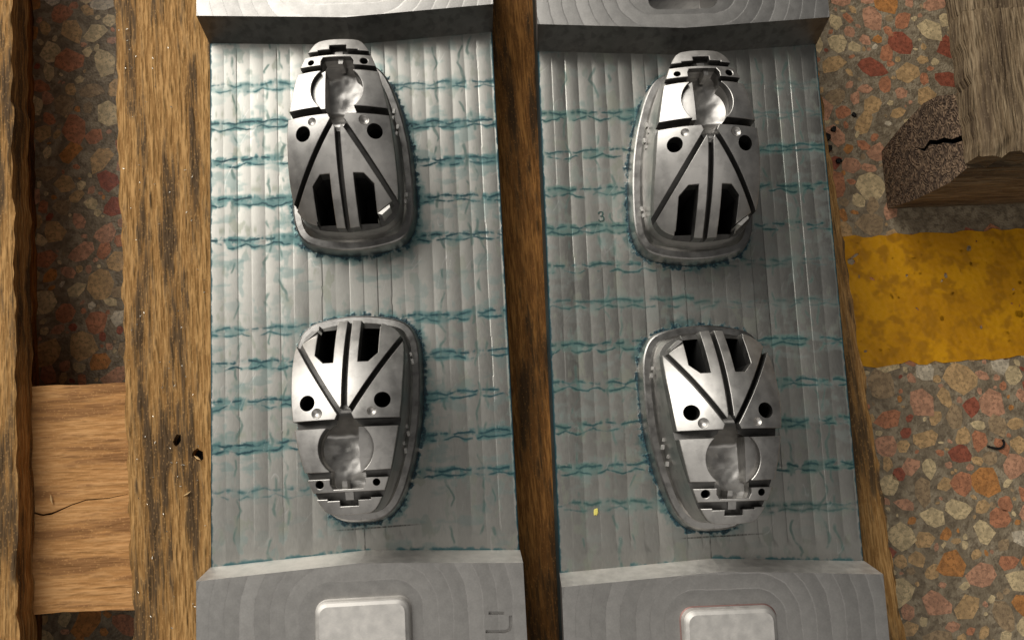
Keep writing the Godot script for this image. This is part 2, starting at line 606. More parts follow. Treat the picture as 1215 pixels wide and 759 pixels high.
func plain(called: String, c: Color, rough: float, metal := 0.0) -> StandardMaterial3D:
	var m := StandardMaterial3D.new()
	m.resource_name = called
	m.albedo_color = c
	m.roughness = rough
	m.metallic = metal
	return m

# ------------------------------------------------------------------ the mould core
static func dome(p: Vector2) -> float:
	var d := p.y - 95.0
	return 86.0 - 0.0075 * p.x * p.x - (0.0072 if d > 0 else 0.0046) * d * d

func mirrored(half: Array, k: int, c: Vector2) -> PackedVector2Array:
	# half outline (u >= 0, from the nose down) -> smooth closed ring of k points by angle about c
	var pts := PackedVector2Array()
	for i in range(0, half.size(), 2):
		pts.append(Vector2(half[i], half[i + 1]))
	for i in range(pts.size() - 2, 0, -1):
		pts.append(Vector2(-pts[i].x, pts[i].y))
	var fine := PackedVector2Array()
	var m := pts.size()
	for i in m:
		for q in 10:
			fine.append(pts[i].cubic_interpolate(pts[(i + 1) % m], pts[(i + m - 1) % m], pts[(i + 2) % m], q / 10.0))
	var out := PackedVector2Array()
	for i in k:
		var dir := Vector2.from_angle(TAU * i / k)
		var hit := c + dir * 50.0
		for j in fine.size():
			var x = Geometry2D.segment_intersects_segment(c, c + dir * 200.0, fine[j], fine[(j + 1) % fine.size()])
			if x != null:
				hit = x
				break
		out.append(hit)
	return out

func base_ring(k: int) -> PackedVector2Array:
	return mirrored([0, 25.8, 10, 26.3, 18.5, 29, 26.5, 36, 32.5, 47, 37, 60, 41.5, 77, 45.2, 98, 47, 120, 47.4, 138, 47, 150, 45.3, 159, 41.6, 167, 36, 172.3, 28, 175.4, 14, 178.2, 0, 179.2], k, Vector2(0, 100))

func face_ring(k: int) -> PackedVector2Array:
	return mirrored([0, 34.8, 13, 35.5, 17.6, 38.8, 21.8, 46, 24.3, 52, 26.8, 59, 29.6, 68, 34.4, 92, 36.2, 105, 37.3, 120, 38, 135, 37.4, 150, 34.6, 157.5, 29, 163, 21, 166.3, 9, 168.2, 0, 168.8], k, Vector2(0, 100))

func inset(r: PackedVector2Array, d: float, h: float) -> Array:
	var out := []
	var m := r.size()
	for i in m:
		var t := (r[(i + 1) % m] - r[(i + m - 1) % m]).normalized()
		var q := r[i] + Vector2(-t.y, t.x) * d
		out.append(Vector3(q.x, h, q.y) * MM)
	return out

func band(a: Vector2, b: Vector2, wa: float, wb: float) -> PackedVector2Array:
	var t := (b - a).normalized()
	var s := Vector2(-t.y, t.x)
	return PackedVector2Array([a + s * wa * 0.5, b + s * wb * 0.5, b - s * wb * 0.5, a - s * wa * 0.5])

func make_core(parent: Node3D) -> Node3D:
	var K := 120
	var deep := func(p: Vector2) -> float: return lerpf(7.0, 13.0, smoothstep(60.0, 86.0, p.y))
	var face := face_ring(K)
	var base := base_ring(K)
	var floor_h := func(p: Vector2) -> float: return dome(p) - deep.call(p)
	var to_floor := func(p: Vector2) -> Vector3: return Vector3(p.x, dome(p) - deep.call(p) - 0.3, p.y)
	var m: Material = mats.core
	var eyes := [circle(Vector2(-24.6, 109.2), 5.7, 36), circle(Vector2(25.2, 109.2), 5.7, 36)]
	var pins := [circle(Vector2(-18.7, 55.4), 2.8, 20), circle(Vector2(18.7, 55.4), 2.8, 20)]
	var wins := [poly([-15, 136.3, -8, 136.3, -8, 164.2, -21.3, 163.6, -21.2, 142.7]), poly([8.6, 136.3, 15.6, 136.3, 22, 142.6, 22, 163.6, 8.6, 164.2])]
	var pocket := circle(Vector2(0, 78), 18.2, 48)
	var spout := poly([-8.5, 92, 8.5, 92, 4.5, 101, 1.5, 107, -1.5, 107, -4.5, 101])
	var mouth := poly([-10, 51.8, 9.5, 51.8, 11.5, 55, 11.5, 64, -11.5, 64, -11.5, 55])
	# ---- body
	var s := Shape.new()
	var top := []
	for p in face:
		top.append(Vector3(p.x, dome(p) - deep.call(p), p.y) * MM)
	var r4 := []
	for i in K:
		var q := face[i]
		var t := (face[(i + 1) % K] - face[(i + K - 1) % K]).normalized()
		q -= Vector2(-t.y, t.x) * 0.9
		r4.append(Vector3(q.x, 21.5, q.y) * MM)
	loft(s, [inset(base, 0, -0.5), inset(base, 1.6, 14.2), inset(base, 1.95, 15.2), inset(base, 2.9, 15.85), inset(base, 7.2, 16.3), inset(base, 8.6, 18.2), r4, top], Vector3(0, 0, 0.1))
	var body := obj("core_insert", s, mats.flank, parent)
	s = Shape.new()
	region(s, face, eyes + pins + wins + [pocket, spout, mouth], floor_h, floor_h, 3.0, Vector2.ONE * 0.004, Vector2.ZERO, false)
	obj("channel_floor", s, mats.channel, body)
	# ---- pads that stand between the milled channels
	var nose := Geometry2D.intersect_polygons(face, poly([-40, 20, 40, 20, 40, 45.6, 14.2, 45.6, 14.2, 44.4, -14.2, 44.4, -14.2, 45.6, -40, 45.6]))
	for n in nose:
		pad("nose_pad", n, [poly([-6, 40.6, 6, 40.6, 6, 48, -6, 48])], to_floor, body)
	for n in clipped(face, [poly([-60, 0, 60, 0, 60, 50.2, -60, 49.6]), poly([-60, 58.4, 60, 59, 60, 260, -60, 260]), mouth]):
		pad("brow_pad", n, pins, to_floor, body)
	for n in clipped(face, [poly([-60, 0, 60, 0, 60, 64.8, 20, 63.2, -20, 63.2, -60, 64.8]), poly([-60, 91.8, 60, 91.8, 60, 260, -60, 260]), pocket, mouth]):
		if absf(area(n)) > 8.0:
			pad("cheek_pad", n, [], to_floor, body)
	var gl := band(Vector2(-0.5, 97.5), Vector2(-37.5, 155.5), 3.6, 3.9)
	var gr := band(Vector2(0.5, 97.5), Vector2(37.5, 155.5), 3.6, 3.9)
	var gc := poly([-1.9, 95, 1.9, 95, 1.7, 172, -1.7, 172])
	var dims := [circle(Vector2(-17.6, 101.8), 3.3, 22), circle(Vector2(18.4, 101.8), 3.3, 22)]
	for n in clipped(face, [poly([-60, 0, 60, 0, 60, 97.2, -60, 97.2]), gl, gr, gc, spout, poly([-22, 163.4, -8, 163.4, -8, 180, -22, 180]), poly([8.6, 163.4, 22, 163.4, 22, 180, 8.6, 180]), poly([21.5, 160.5, 34.5, 151.5, 44, 160, 25, 176])]):
		if absf(area(n)) > 8.0:
			pad("face_pad", n, eyes + wins + dims, to_floor, body)
	s = Shape.new()
	region(s, poly([22.4, 160.8, 31, 154.4, 31.4, 156.6, 25.5, 162]), [], func(p: Vector2) -> float: return 53.0 + 0.1 * (p.y - 157.0), to_floor)
	obj("corner_facet", s, m, body)
	# ---- dimples
	for c in [Vector2(-17.6, 101.8), Vector2(18.4, 101.8)]:
		s = Shape.new()
		region(s, circle(c, 3.32, 22), [], func(p: Vector2) -> float: return dome(p) - 2.2 * maxf(0.0, 1.0 - pow((p - c).length() / 3.3, 2.0)), to_floor, 1.0, Vector2.ONE * 0.004, Vector2.ZERO, false)
		obj("dimple", s, m, body)
	# ---- bores and windows going down through the insert
	for e in eyes:
		obj("ejector_hole", well(e, floor_h, 4.0), mats.bore, body)
	for e in pins:
		obj("pin_hole", well(e, floor_h, 10.0), mats.bore, body)
	for e in wins:
		obj("window_slot", well(e, floor_h, 3.0), mats.bore, body)
	# ---- round pocket with its spout and the bite in the brow
	s = Shape.new()
	var pn := noise(71, 0.09, 3)
	var low := func(p: Vector2) -> float: return 57.0 + 18.0 * smoothstep(86.0, 104.0, p.y) + 0.012 * (p.x - 2.0) * (p.x - 2.0) + pn.get_noise_2d(p.x * 0.35, p.y * 0.35) * 0.9 + 1.2 * smoothstep(6.0, 18.0, (p - Vector2(3, 77)).length())
	var hollow: PackedVector2Array = Geometry2D.merge_polygons(Geometry2D.merge_polygons(pocket, spout)[0], mouth)[0]
	region(s, hollow, [], low, floor_h, 1.6, Vector2.ONE * 0.004, Vector2.ZERO, false)
	wall(s, hollow, floor_h, low)
	obj("pocket", s, mats.core_fine, body)
	for n in Geometry2D.intersect_polygons(circle(Vector2(0, 78), 18.15, 48), poly([-30, 50, -8.6, 50, -8.6, 92, -30, 92])):
		s = Shape.new()
		region(s, n, [], func(p: Vector2) -> float: return dome(p) - 4.0, down_to(60.0))
		obj("locating_post", s, mats.core_fine, body)
	s = Shape.new()
	region(s, poly([0.5, 50, 4.5, 50, 3.6, 57, 0.6, 57]), [], func(p: Vector2) -> float: return dome(p) - 3.0, down_to(60.0))
	region(s, poly([-2.6, 44.5, 2.8, 44.5, 2.8, 50, -2.6, 50]), [], func(p: Vector2) -> float: return dome(p) - 5.2, to_floor)
	obj("gate_tab", s, mats.core_fine, body)
	# ---- small clip tabs on the flanks
	for q in [Vector3(34.5, 30, 76), Vector3(36.8, 29, 88), Vector3(41.2, 25, 140)]:
		for sg in [-1.0, 1.0]:
			s = Shape.new()
			block(s, Vector3(q.x * sg, q.y, q.z) * MM, Vector3(1.8, 5.0, 3.4) * MM, -0.18 * sg)
			block(s, Vector3((q.x - 0.9) * sg, q.y + 1.0, q.z + 5.2) * MM, Vector3(1.5, 3.0, 2.6) * MM, -0.18 * sg)
			obj("clip_tab", s, m, body)
	return body

func wall(s: Shape, loop: PackedVector2Array, hi: Callable, lo_: Callable) -> void:
	var m := loop.size()
	var sg := signf(area(loop))
	for i in m:
		var a := loop[i]
		var b := loop[(i + 1) % m]
		var e := b - a
		var out := Vector3(-e.y, 0, e.x) * sg
		var k: int = maxi(1, int(ceil(e.length() / 4.0)))
		for q in k:
			var p0 := a + e * (float(q) / k)
			var p1 := a + e * (float(q + 1) / k)
			s.quad(lift(p0, hi), lift(p1, hi), lift(p1, lo_), lift(p0, lo_), out)

func well(loop: PackedVector2Array, hi: Callable, bottom: float) -> Shape:
	var s := Shape.new()
	wall(s, loop, hi, level(bottom))
	var idx := Geometry2D.triangulate_polygon(loop)
	for q in range(0, idx.size(), 3):
		s.flat(Vector3(loop[idx[q]].x, bottom, loop[idx[q]].y) * MM, Vector3(loop[idx[q + 1]].x, bottom, loop[idx[q + 1]].y) * MM, Vector3(loop[idx[q + 2]].x, bottom, loop[idx[q + 2]].y) * MM, Vector3.UP)
	return s

# ------------------------------------------------------------------ a mould plate
func make_plate(at: Vector3, turn: float, face: Material, label: String, core: Node3D, hook: bool) -> Node3D:
	var t := thing("mould_plate", label, "mould plate", at, "steel mould plates on the pallet")
	t.rotation.y = turn
	var lift_ := PLATE_T * MM
	# base plate; its milled floor carries the dyed face
	var s := Shape.new()
	var z0 := -84.0
	var z1 := 490.0
	var corner := [Vector2(-PW, z0), Vector2(PW, z0), Vector2(PW, z1), Vector2(-PW, z1)]
	for i in 4:
		var a: Vector2 = corner[i]
		var b: Vector2 = corner[(i + 1) % 4]
		var out := Vector3(b.y - a.y, 0, a.x - b.x)
		s.quad(Vector3(a.x, -0.6, a.y) * MM, Vector3(b.x, -0.6, b.y) * MM, Vector3(b.x, -PLATE_T, b.y) * MM, Vector3(a.x, -PLATE_T, a.y) * MM, out, Vector2(0.002, 0.3), Vector2(0.002, 0.6), Vector2(0.004, 0.6), Vector2(0.004, 0.3))
	s.quad(Vector3(-PW, -PLATE_T, z0) * MM, Vector3(PW, -PLATE_T, z0) * MM, Vector3(PW, -PLATE_T, z1) * MM, Vector3(-PW, -PLATE_T, z1) * MM, Vector3.DOWN)
	var us := [-PW, -PW + 0.6, PW - 0.6, PW]
	var hs := [-0.6, 0.0, 0.0, -0.6]
	for i in 3:
		for j in 24:
			var va := -5.0 + (PL + 10.0) * j / 24.0
			var vb := -5.0 + (PL + 10.0) * (j + 1) / 24.0
			s.quad(Vector3(us[i], hs[i], va) * MM, Vector3(us[i + 1], hs[i + 1], va) * MM, Vector3(us[i + 1], hs[i + 1], vb) * MM, Vector3(us[i], hs[i], vb) * MM, Vector3.UP,
				Vector2((us[i] + PW) / (2 * PW), j / 24.0), Vector2((us[i + 1] + PW) / (2 * PW), j / 24.0), Vector2((us[i + 1] + PW) / (2 * PW), (j + 1) / 24.0), Vector2((us[i] + PW) / (2 * PW), (j + 1) / 24.0))
	obj("base_plate", s, face, t).position.y = lift_
	# end blocks: far one with a pocket, near one with the matching raised guide
	var E := PW + 1.2
	for near in [false, true]:
		s = Shape.new()
		var outline: PackedVector2Array
		var foot: Callable
		var cuts := []
		if near:
			outline = poly([-E, 411.5, 0, 405.4, E, 411.5, E, 490, -E, 490])
			foot = func(p: Vector2) -> Vector3: return Vector3(clampf(p.x, -PW - 0.3, PW + 0.3), -0.4, p.y - (6.4 if p.y < 420.0 else 0.0))
			if hook:
				cuts.append(poly([88, 442.8, 98.5, 443.6, 98.8, 445.6, 87.8, 445.0]))
				cuts.append(poly([85.3, 455.2, 98.6, 455.9, 100.6, 455.2, 101.6, 453, 101.9, 446.5, 104.1, 446.6, 103.7, 453.8, 102.2, 456.8, 99, 458, 85.2, 457.2]))
		else:
			outline = poly([-E, -84, E, -84, E, -8.2, 0, -2.2, -E, -8.2])
			foot = func(p: Vector2) -> Vector3: return Vector3(clampf(p.x, -PW - 0.3, PW + 0.3), -0.4, p.y + (8.2 if p.y > -20.0 else 0.0))
			cuts.append(round_rect(Vector2(0, -52), 27, 34.2, 8))
		var mid := 452.0 if near else -48.0
		var hook_cuts := cuts.slice(0)
		region(s, outline, cuts, level(30.0), func(p: Vector2) -> Vector3: return Vector3(p.x, 30.0, p.y), 14.0, Vector2(1.0 / 240, 1.0 / 120), Vector2(0.5, 0.5 - mid / 120.0), false)
		# sloped front wall and plain sides
		var wallsh := Shape.new()
		var m := outline.size()
		for i in m:
			var a := outline[i]
			var b := outline[(i + 1) % m]
			var e := b - a
			var out := Vector3(e.y, 0, -e.x)
			var ss := wallsh if absf(e.x) > absf(e.y) else s
			for q in 4:
				var p0 := a + e * (q / 4.0)
				var p1 := a + e * ((q + 1) / 4.0)
				var f0: Vector3 = foot.call(p0)
				var f1: Vector3 = foot.call(p1)
				ss.quad(Vector3(p0.x, 30, p0.y) * MM, Vector3(p1.x, 30, p1.y) * MM, f1 * MM, f0 * MM, out, Vector2(0.5 + p0.x / 240.0, 0.9), Vector2(0.5 + p1.x / 240.0, 0.9), Vector2(0.5 + p1.x / 240.0, 0.96), Vector2(0.5 + p0.x / 240.0, 0.96))
		for c in cuts:
			wall(s, c, level(30.0), level(27.8 if near else -24.0))
			var idx := Geometry2D.triangulate_polygon(c)
			var hb := 27.8 if near else -24.0
			for q in range(0, idx.size(), 3):
				s.flat(Vector3(c[idx[q]].x, hb, c[idx[q]].y) * MM, Vector3(c[idx[q + 1]].x, hb, c[idx[q + 1]].y) * MM, Vector3(c[idx[q + 2]].x, hb, c[idx[q + 2]].y) * MM, Vector3.UP, Vector2(0.4, 0.4), Vector2(0.6, 0.4), Vector2(0.5, 0.6))
		var eb := obj("end_block", s, mats.end_block, t)
		if true:
			eb.material_override = null
			eb.mesh.add_surface_from_arrays(Mesh.PRIMITIVE_TRIANGLES, wallsh.mesh().surface_get_arrays(0))
			eb.mesh.surface_set_material(0, mats.end_block)
			eb.mesh.surface_set_material(1, mats.guide if near else mats.channel)  # wall shade and light put into the steel: far side darker, near side paler
		eb.position.y = lift_
		if near:
			s = Shape.new()
			var rr := []
			for k in [[33.5, 0.0, 9.0], [32.8, 1.2, 8.4], [32.3, 6.5, 8.0], [31.4, 7.6, 7.4], [29.2, 9.2, 6.0]]:
				var ring := []
				for p in round_rect(Vector2(1.5, 461.5), k[0], k[0] - 0.5, k[2], 8):
					ring.append(Vector3(p.x, 30.0 + k[1], p.y) * MM)
				rr.append(ring)
			loft(s, rr, Vector3(0.0015, 0, 0.4615))
			region(s, round_rect(Vector2(1.5, 461.5), 29.2, 28.7, 6.0, 8), [], level(39.2), level(39.2), 30.0, Vector2.ONE * 0.004, Vector2.ZERO, false)
			obj("guide_block", s, mats.guide, eb)
			if not hook:
				s = Shape.new()
				var ra := []
				for k in [[34.1, 0.05], [33.9, 0.5], [33.4, 0.8]]:
					var ring := []
					for p in round_rect(Vector2(1.5, 461.5), k[0], k[0] - 0.5, 9.4, 8):
						ring.append(Vector3(p.x, 30.0 + k[1], p.y) * MM)
					ra.append(ring)
				loft(s, ra, Vector3(0.0015, 0, 0.4615))
				obj("red_marking_line", s, mats.red_dye, eb)
	var c0 := core.duplicate()
	t.add_child(c0, true)
	c0.position.y = lift_
	var c1 := core.duplicate()
	t.add_child(c1, true)
	c1.position = Vector3(0, lift_, PL * MM)
	c1.rotation.y = PI
	return t

# ------------------------------------------------------------------ timber
func ragged(x0: float, x1: float, z0: float, z1: float, rough: float, sd: int) -> PackedVector2Array:
	var n := noise(sd, 0.03, 4)
	var p := PackedVector2Array()
	var k := int((z1 - z0) / 7.0)
	for i in k + 1:
		var z := z0 + (z1 - z0) * i / k
		p.append(Vector2(x1 + n.get_noise_2d(z, 0) * rough * 2.0, z))
	var kx := maxi(2, int((x1 - x0) / 9.0))
	for i in range(1, kx):
		p.append(Vector2(x1 + (x0 - x1) * i / kx, z1 + n.get_noise_2d(i * 12.0, 500) * rough * 1.6))
	for i in range(k, -1, -1):
		var z := z0 + (z1 - z0) * i / k
		p.append(Vector2(x0 + n.get_noise_2d(z, 900) * rough * 2.0, z))
	for i in range(kx - 1, 0, -1):
		p.append(Vector2(x1 + (x0 - x1) * i / kx, z0 + n.get_noise_2d(i * 12.0, 700) * rough * 1.6))
	return p

func plank(called: String, parent: Node, x0: float, x1: float, z0: float, z1: float, h0: float, h1: float, mat: Material, sd: int, rough := 1.0, cuts := [], along := true) -> MeshInstance3D:
	var s := Shape.new()
	var n := noise(sd + 77, 0.012, 3)
	var top := func(p: Vector2) -> float: return h1 + n.get_noise_2d(p.x, p.y * 0.5) * 0.9 - 1.2 * smoothstep(3.0, 0.0, minf(p.x - x0, x1 - p.x))
	slab(s, ragged(x0, x1, z0, z1, rough, sd), cuts, h0, h1, 10.0, Vector2(1.0 / 170.0, 1.0 / 880.0) if along else Vector2(1.0 / 880.0, 1.0 / 200.0), Vector2(0.06 + 0.2 * hash1(sd, 1) - x0 / 170.0, 0.5) if along else Vector2(0.62, 0.05 - z0 / 200.0), top)
	return obj(called, s, mat, parent)

func blob(c: Vector2, r: float, sd: int, k := 10, stretch := 1.0, turn := 0.0) -> PackedVector2Array:
	var g := RandomNumberGenerator.new()
	g.seed = sd
	var p := PackedVector2Array()
	for i in k:
		var a := TAU * (i + g.randf_range(-0.28, 0.28)) / k
		var q := Vector2.from_angle(a) * r * g.randf_range(0.74, 1.08)
		q.y *= stretch
		p.append(c + q.rotated(turn))
	return p

# ------------------------------------------------------------------ floor
func chip_mesh(p: PackedVector2Array, h: float, bevel: float, s: Shape, at := Vector2.ZERO) -> void:
	var m := p.size()
	var cen := Vector2.ZERO
	for q in p:
		cen += q / m
	var top := PackedVector2Array()
	for q in p:
		top.append(q + (cen - q).normalized() * minf(bevel, (cen - q).length() * 0.4))
	var c3 := Vector3(cen.x + at.x, h, cen.y + at.y) * MM
	for i in m:
		var j := (i + 1) % m
		var a := Vector3(top[i].x + at.x, h, top[i].y + at.y) * MM
		var b := Vector3(top[j].x + at.x, h, top[j].y + at.y) * MM
		s.flat(c3, a, b, Vector3.UP)
		var a0 := Vector3(p[i].x + at.x, -0.3, p[i].y + at.y) * MM
		var b0 := Vector3(p[j].x + at.x, -0.3, p[j].y + at.y) * MM
		s.quad(a, b, b0, a0, Vector3((p[i] + p[j] - 2 * cen).x, 0.4, (p[i] + p[j] - 2 * cen).y))

func build_floor() -> void:
	var fl := MeshInstance3D.new()
	fl.name = "floor"
	var s := Shape.new()
	s.quad(Vector3(-3, 0, -3), Vector3(3, 0, -3), Vector3(3, 0, 3), Vector3(-3, 0, 3), Vector3.UP)
	fl.mesh = s.mesh()
	fl.material_override = mats.terrazzo
	fl.set_meta("kind", "structure")
	add_child(fl)
	# stone chips set in the terrazzo
	rng.seed = 4711
	var stones := [mats.cream, mats.tan_, mats.orange, mats.salmon, mats.redbrown, mats.white, mats.greytan, mats.pink]
	var odds := [8, 7, 4, 6, 2, 1, 4, 7]
	var bag := []
	for i in odds.size():
		for k in odds[i]:
			bag.append(stones[i])
	var placed := []
	var grid := {}
	var small := []
	for i in bag.size():
		pass
	var small_shapes := []
	for i in stones.size():
		small_shapes.append(Shape.new())
	var count := 0
	for stage in 5:
		var rmin: float = [12.0, 9.0, 7.0, 4.0, 2.0][stage]
		var rmax: float = [16.0, 12.0, 9.0, 7.0, 4.0][stage]
		var tries: int = [500, 1800, 4000, 9000, 9000][stage]
		for k in tries:
			var left := rng.randf() < 0.36
			var c := Vector2(rng.randf_range(-480, -260), rng.randf_range(-520, 190)) if left else Vector2(rng.randf_range(262, 640), rng.randf_range(-540, 240))
			if c.x > 400 and c.y > -320 and c.y < -205:
				continue
			var r := rng.randf_range(rmin, rmax) * 1.12
			var ok := true
			var gx := int(floor(c.x / 40.0))
			var gy := int(floor(c.y / 40.0))
			for ix in range(gx - 1, gx + 2):
				for iy in range(gy - 1, gy + 2):
					for q in grid.get(Vector2i(ix, iy), []):
						if q[0].distance_to(c) < (q[1] + r) * (0.71 if stage < 3 else 0.80):
							ok = false
							break
			if not ok:
				continue
			var key := Vector2i(gx, gy)
			if not grid.has(key):
				grid[key] = []
			grid[key].append([c, r])
			var shape := blob(Vector2.ZERO, r, rng.randi(), rng.randi_range(6, 9), rng.randf_range(0.58, 0.95), rng.randf() * TAU)
			var mi := rng.randi_range(0, bag.size() - 1)
			var visible_ := (c.x > 285 and c.x < 545 and c.y > -485 and c.y < 180) or (c.x > -455 and c.x < -300 and c.y > -480 and c.y < 140)
			if stage < 3 and visible_ and count < 298:
				var cs := Shape.new()
				chip_mesh(shape, rng.randf_range(0.08, 0.18), 0.35, cs)
				var o := obj("stone_chip", cs, bag[mi], fl)
				o.position = Vector3(c.x, 0, c.y) * MM
				count += 1
			else:
				chip_mesh(shape, 0.1, 0.3, small_shapes[stones.find(bag[mi])], c)
	for i in stones.size():
		if small_shapes[i].v.size() > 0:
			var o := obj("small_chips", small_shapes[i], stones[i], fl)
			o.set_meta("kind", "stuff")
	# worn yellow safety stripe
	s = Shape.new()
	var ns := noise(5, 0.05, 4)
	var st := PackedVector2Array()
	for i in 90:
		var x := 120.0 + i * 8.0
		st.append(Vector2(x, -202.0 - x * 0.012 + ns.get_noise_2d(x, 0) * 3.0))
	for i in range(89, -1, -1):
		var x := 120.0 + i * 8.0
		st.append(Vector2(x, -77.0 - x * 0.012 + ns.get_noise_2d(x, 300) * 4.0))
	var holes := []
	for i in 90:
		holes.append(blob(Vector2(rng.randf_range(305, 640), rng.randf_range(-200, -94)), rng.randf_range(0.8, 2.6) if i > 8 else rng.randf_range(3.0, 6.0), rng.randi(), 9, rng.randf_range(0.3, 0.9), rng.randf() * TAU))
	region(s, st, holes, level(0.75), down_to(0.0), 16.0)
	var y := obj("floor_stripe", s, mats.yellow, self)
	y.set_meta("kind", "structure")

# ------------------------------------------------------------------ the scene
func _ready() -> void:
	# camera
	var cam := Camera3D.new()
	cam.name = "camera"
	cam.basis = Basis(Vector3(0.998793, 0.020641, 0.044575), Vector3(0.040754, 0.158399, -0.986534), Vector3(-0.027423, 0.987159, 0.157367)).orthonormalized()
	cam.position = Vector3(0, 0.870, 0)
	cam.fov = 37.958
	cam.near = 0.02
	cam.far = 30.0
	add_child(cam)
	cam.current = true
	# the dim room round about, and the large window that lights the floor
	var we := WorldEnvironment.new()
	we.name = "surroundings"
	var env := Environment.new()
	env.background_mode = Environment.BG_COLOR
	env.background_color = Color(0.19, 0.19, 0.19)
	env.background_energy_multiplier = 1.0
	env.tonemap_mode = Environment.TONE_MAPPER_LINEAR
	env.tonemap_exposure = 1.16
	env.sdfgi_enabled = true
	env.ssao_enabled = true
	env.ssil_enabled = true
	we.environment = env
	add_child(we)
	var win := AreaLight3D.new()
	win.name = "window_light"
	win.area_size = Vector2(3.2, 2.8)
	win.light_energy = 12.0
	win.light_color = Color(1.0, 0.985, 0.955)
	win.shadow_enabled = true
	win.area_range = 12.0
	add_child(win)
	win.look_at_from_position(Vector3(-1.7, 2.3, -2.1), Vector3(-0.1, 0.15, -0.05), Vector3.UP)
	# added fill light, no real source; lifts core faces turned to the near side
	var back := AreaLight3D.new()
	back.name = "fill_light"
	back.area_size = Vector2(4.0, 2.6)
	back.light_energy = 1.8
	back.light_color = Color(1.0, 0.98, 0.95)
	back.shadow_enabled = true
	back.area_range = 12.0
	add_child(back)
	back.look_at_from_position(Vector3(0.1, 3.0, 1.7), Vector3(0, 0.15, 0), Vector3.UP)

	build_materials()
	build_floor()
	build_pallets()
	build_plates()
	build_debris()

func build_materials() -> void:
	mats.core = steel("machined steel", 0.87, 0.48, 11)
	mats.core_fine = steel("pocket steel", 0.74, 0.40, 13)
	mats.channel = steel("shade-darkened oily channel steel", 0.50, 0.5, 15)  # oily tone, darkened further to paint shade into grooves and unlit walls
	mats.flank = steel("flank steel", 0.66, 0.34, 19)
	mats.red_dye = plain("red marking dye", Color8(168, 132, 126), 0.5, 0.6)
	mats.guide = steel("guide steel", 0.90, 0.66, 17, 0.0)
	mats.bore = plain("oiled black bore", Color(0.06, 0.055, 0.05), 0.75)  # near-black colour stands in for the darkness down the holes
	mats.end_block = end_material(21)
	mats.deck = wood("old pallet wood", 31, Color8(198, 154, 98), Color8(152, 112, 64), Color8(58, 46, 34), 0.04)
	mats.deck_dark = wood("darkened pallet wood", 35, Color8(178, 124, 66), Color8(126, 84, 42), Color8(50, 38, 26), 0.06)  # deck wood in a darker tone, painting the shade between the plates
	mats.fresh = wood("pale pallet wood", 41, Color8(208, 158, 104), Color8(184, 134, 82), Color8(132, 92, 56), -0.03, true, 0.11)
	mats.grey_wood = wood("grey weathered wood", 47, Color8(156, 136, 108), Color8(118, 99, 75), Color8(72, 58, 44), -0.02)
	mats.end_grain = grain_end()
	mats.crack = plain("dark split in timber", Color(0.10, 0.08, 0.065), 0.95)
	mats.terrazzo = mottled("terrazzo binder", 51, Color8(142, 127, 104), Color8(170, 154, 128), Color8(118, 104, 84), 5.0, 0.5, 0.03, 0.5)
	mats.yellow = mottled("worn yellow paint", 55, Color8(238, 170, 16), Color8(216, 150, 16), Color8(188, 130, 20), 1.9, 0.45, 0.03)
	var names := ["cream", "tan_", "orange", "salmon", "redbrown", "white", "greytan", "pink"]
	var tones := [Color8(240, 214, 166), Color8(222, 182, 130), Color8(218, 150, 86), Color8(212, 144, 106), Color8(178, 102, 78), Color8(234, 218, 190), Color8(188, 160, 124), Color8(222, 166, 132)]
	for i in names.size():
		var c: Color = tones[i]
		mats[names[i]] = mottled("chip " + str(i), 61 + i, c, c.darkened(0.13), c.darkened(0.26), 9.0, 0.38, 0.012, 0.22)
	mats.dark_bit = plain("black grit", Color(0.07, 0.065, 0.06), 0.7)
	mats.swarf = plain("bright swarf", Color(0.85, 0.83, 0.78), 0.3, 1.0)
	mats.splinter = plain("pale splinter", Color8(222, 190, 140), 0.8)

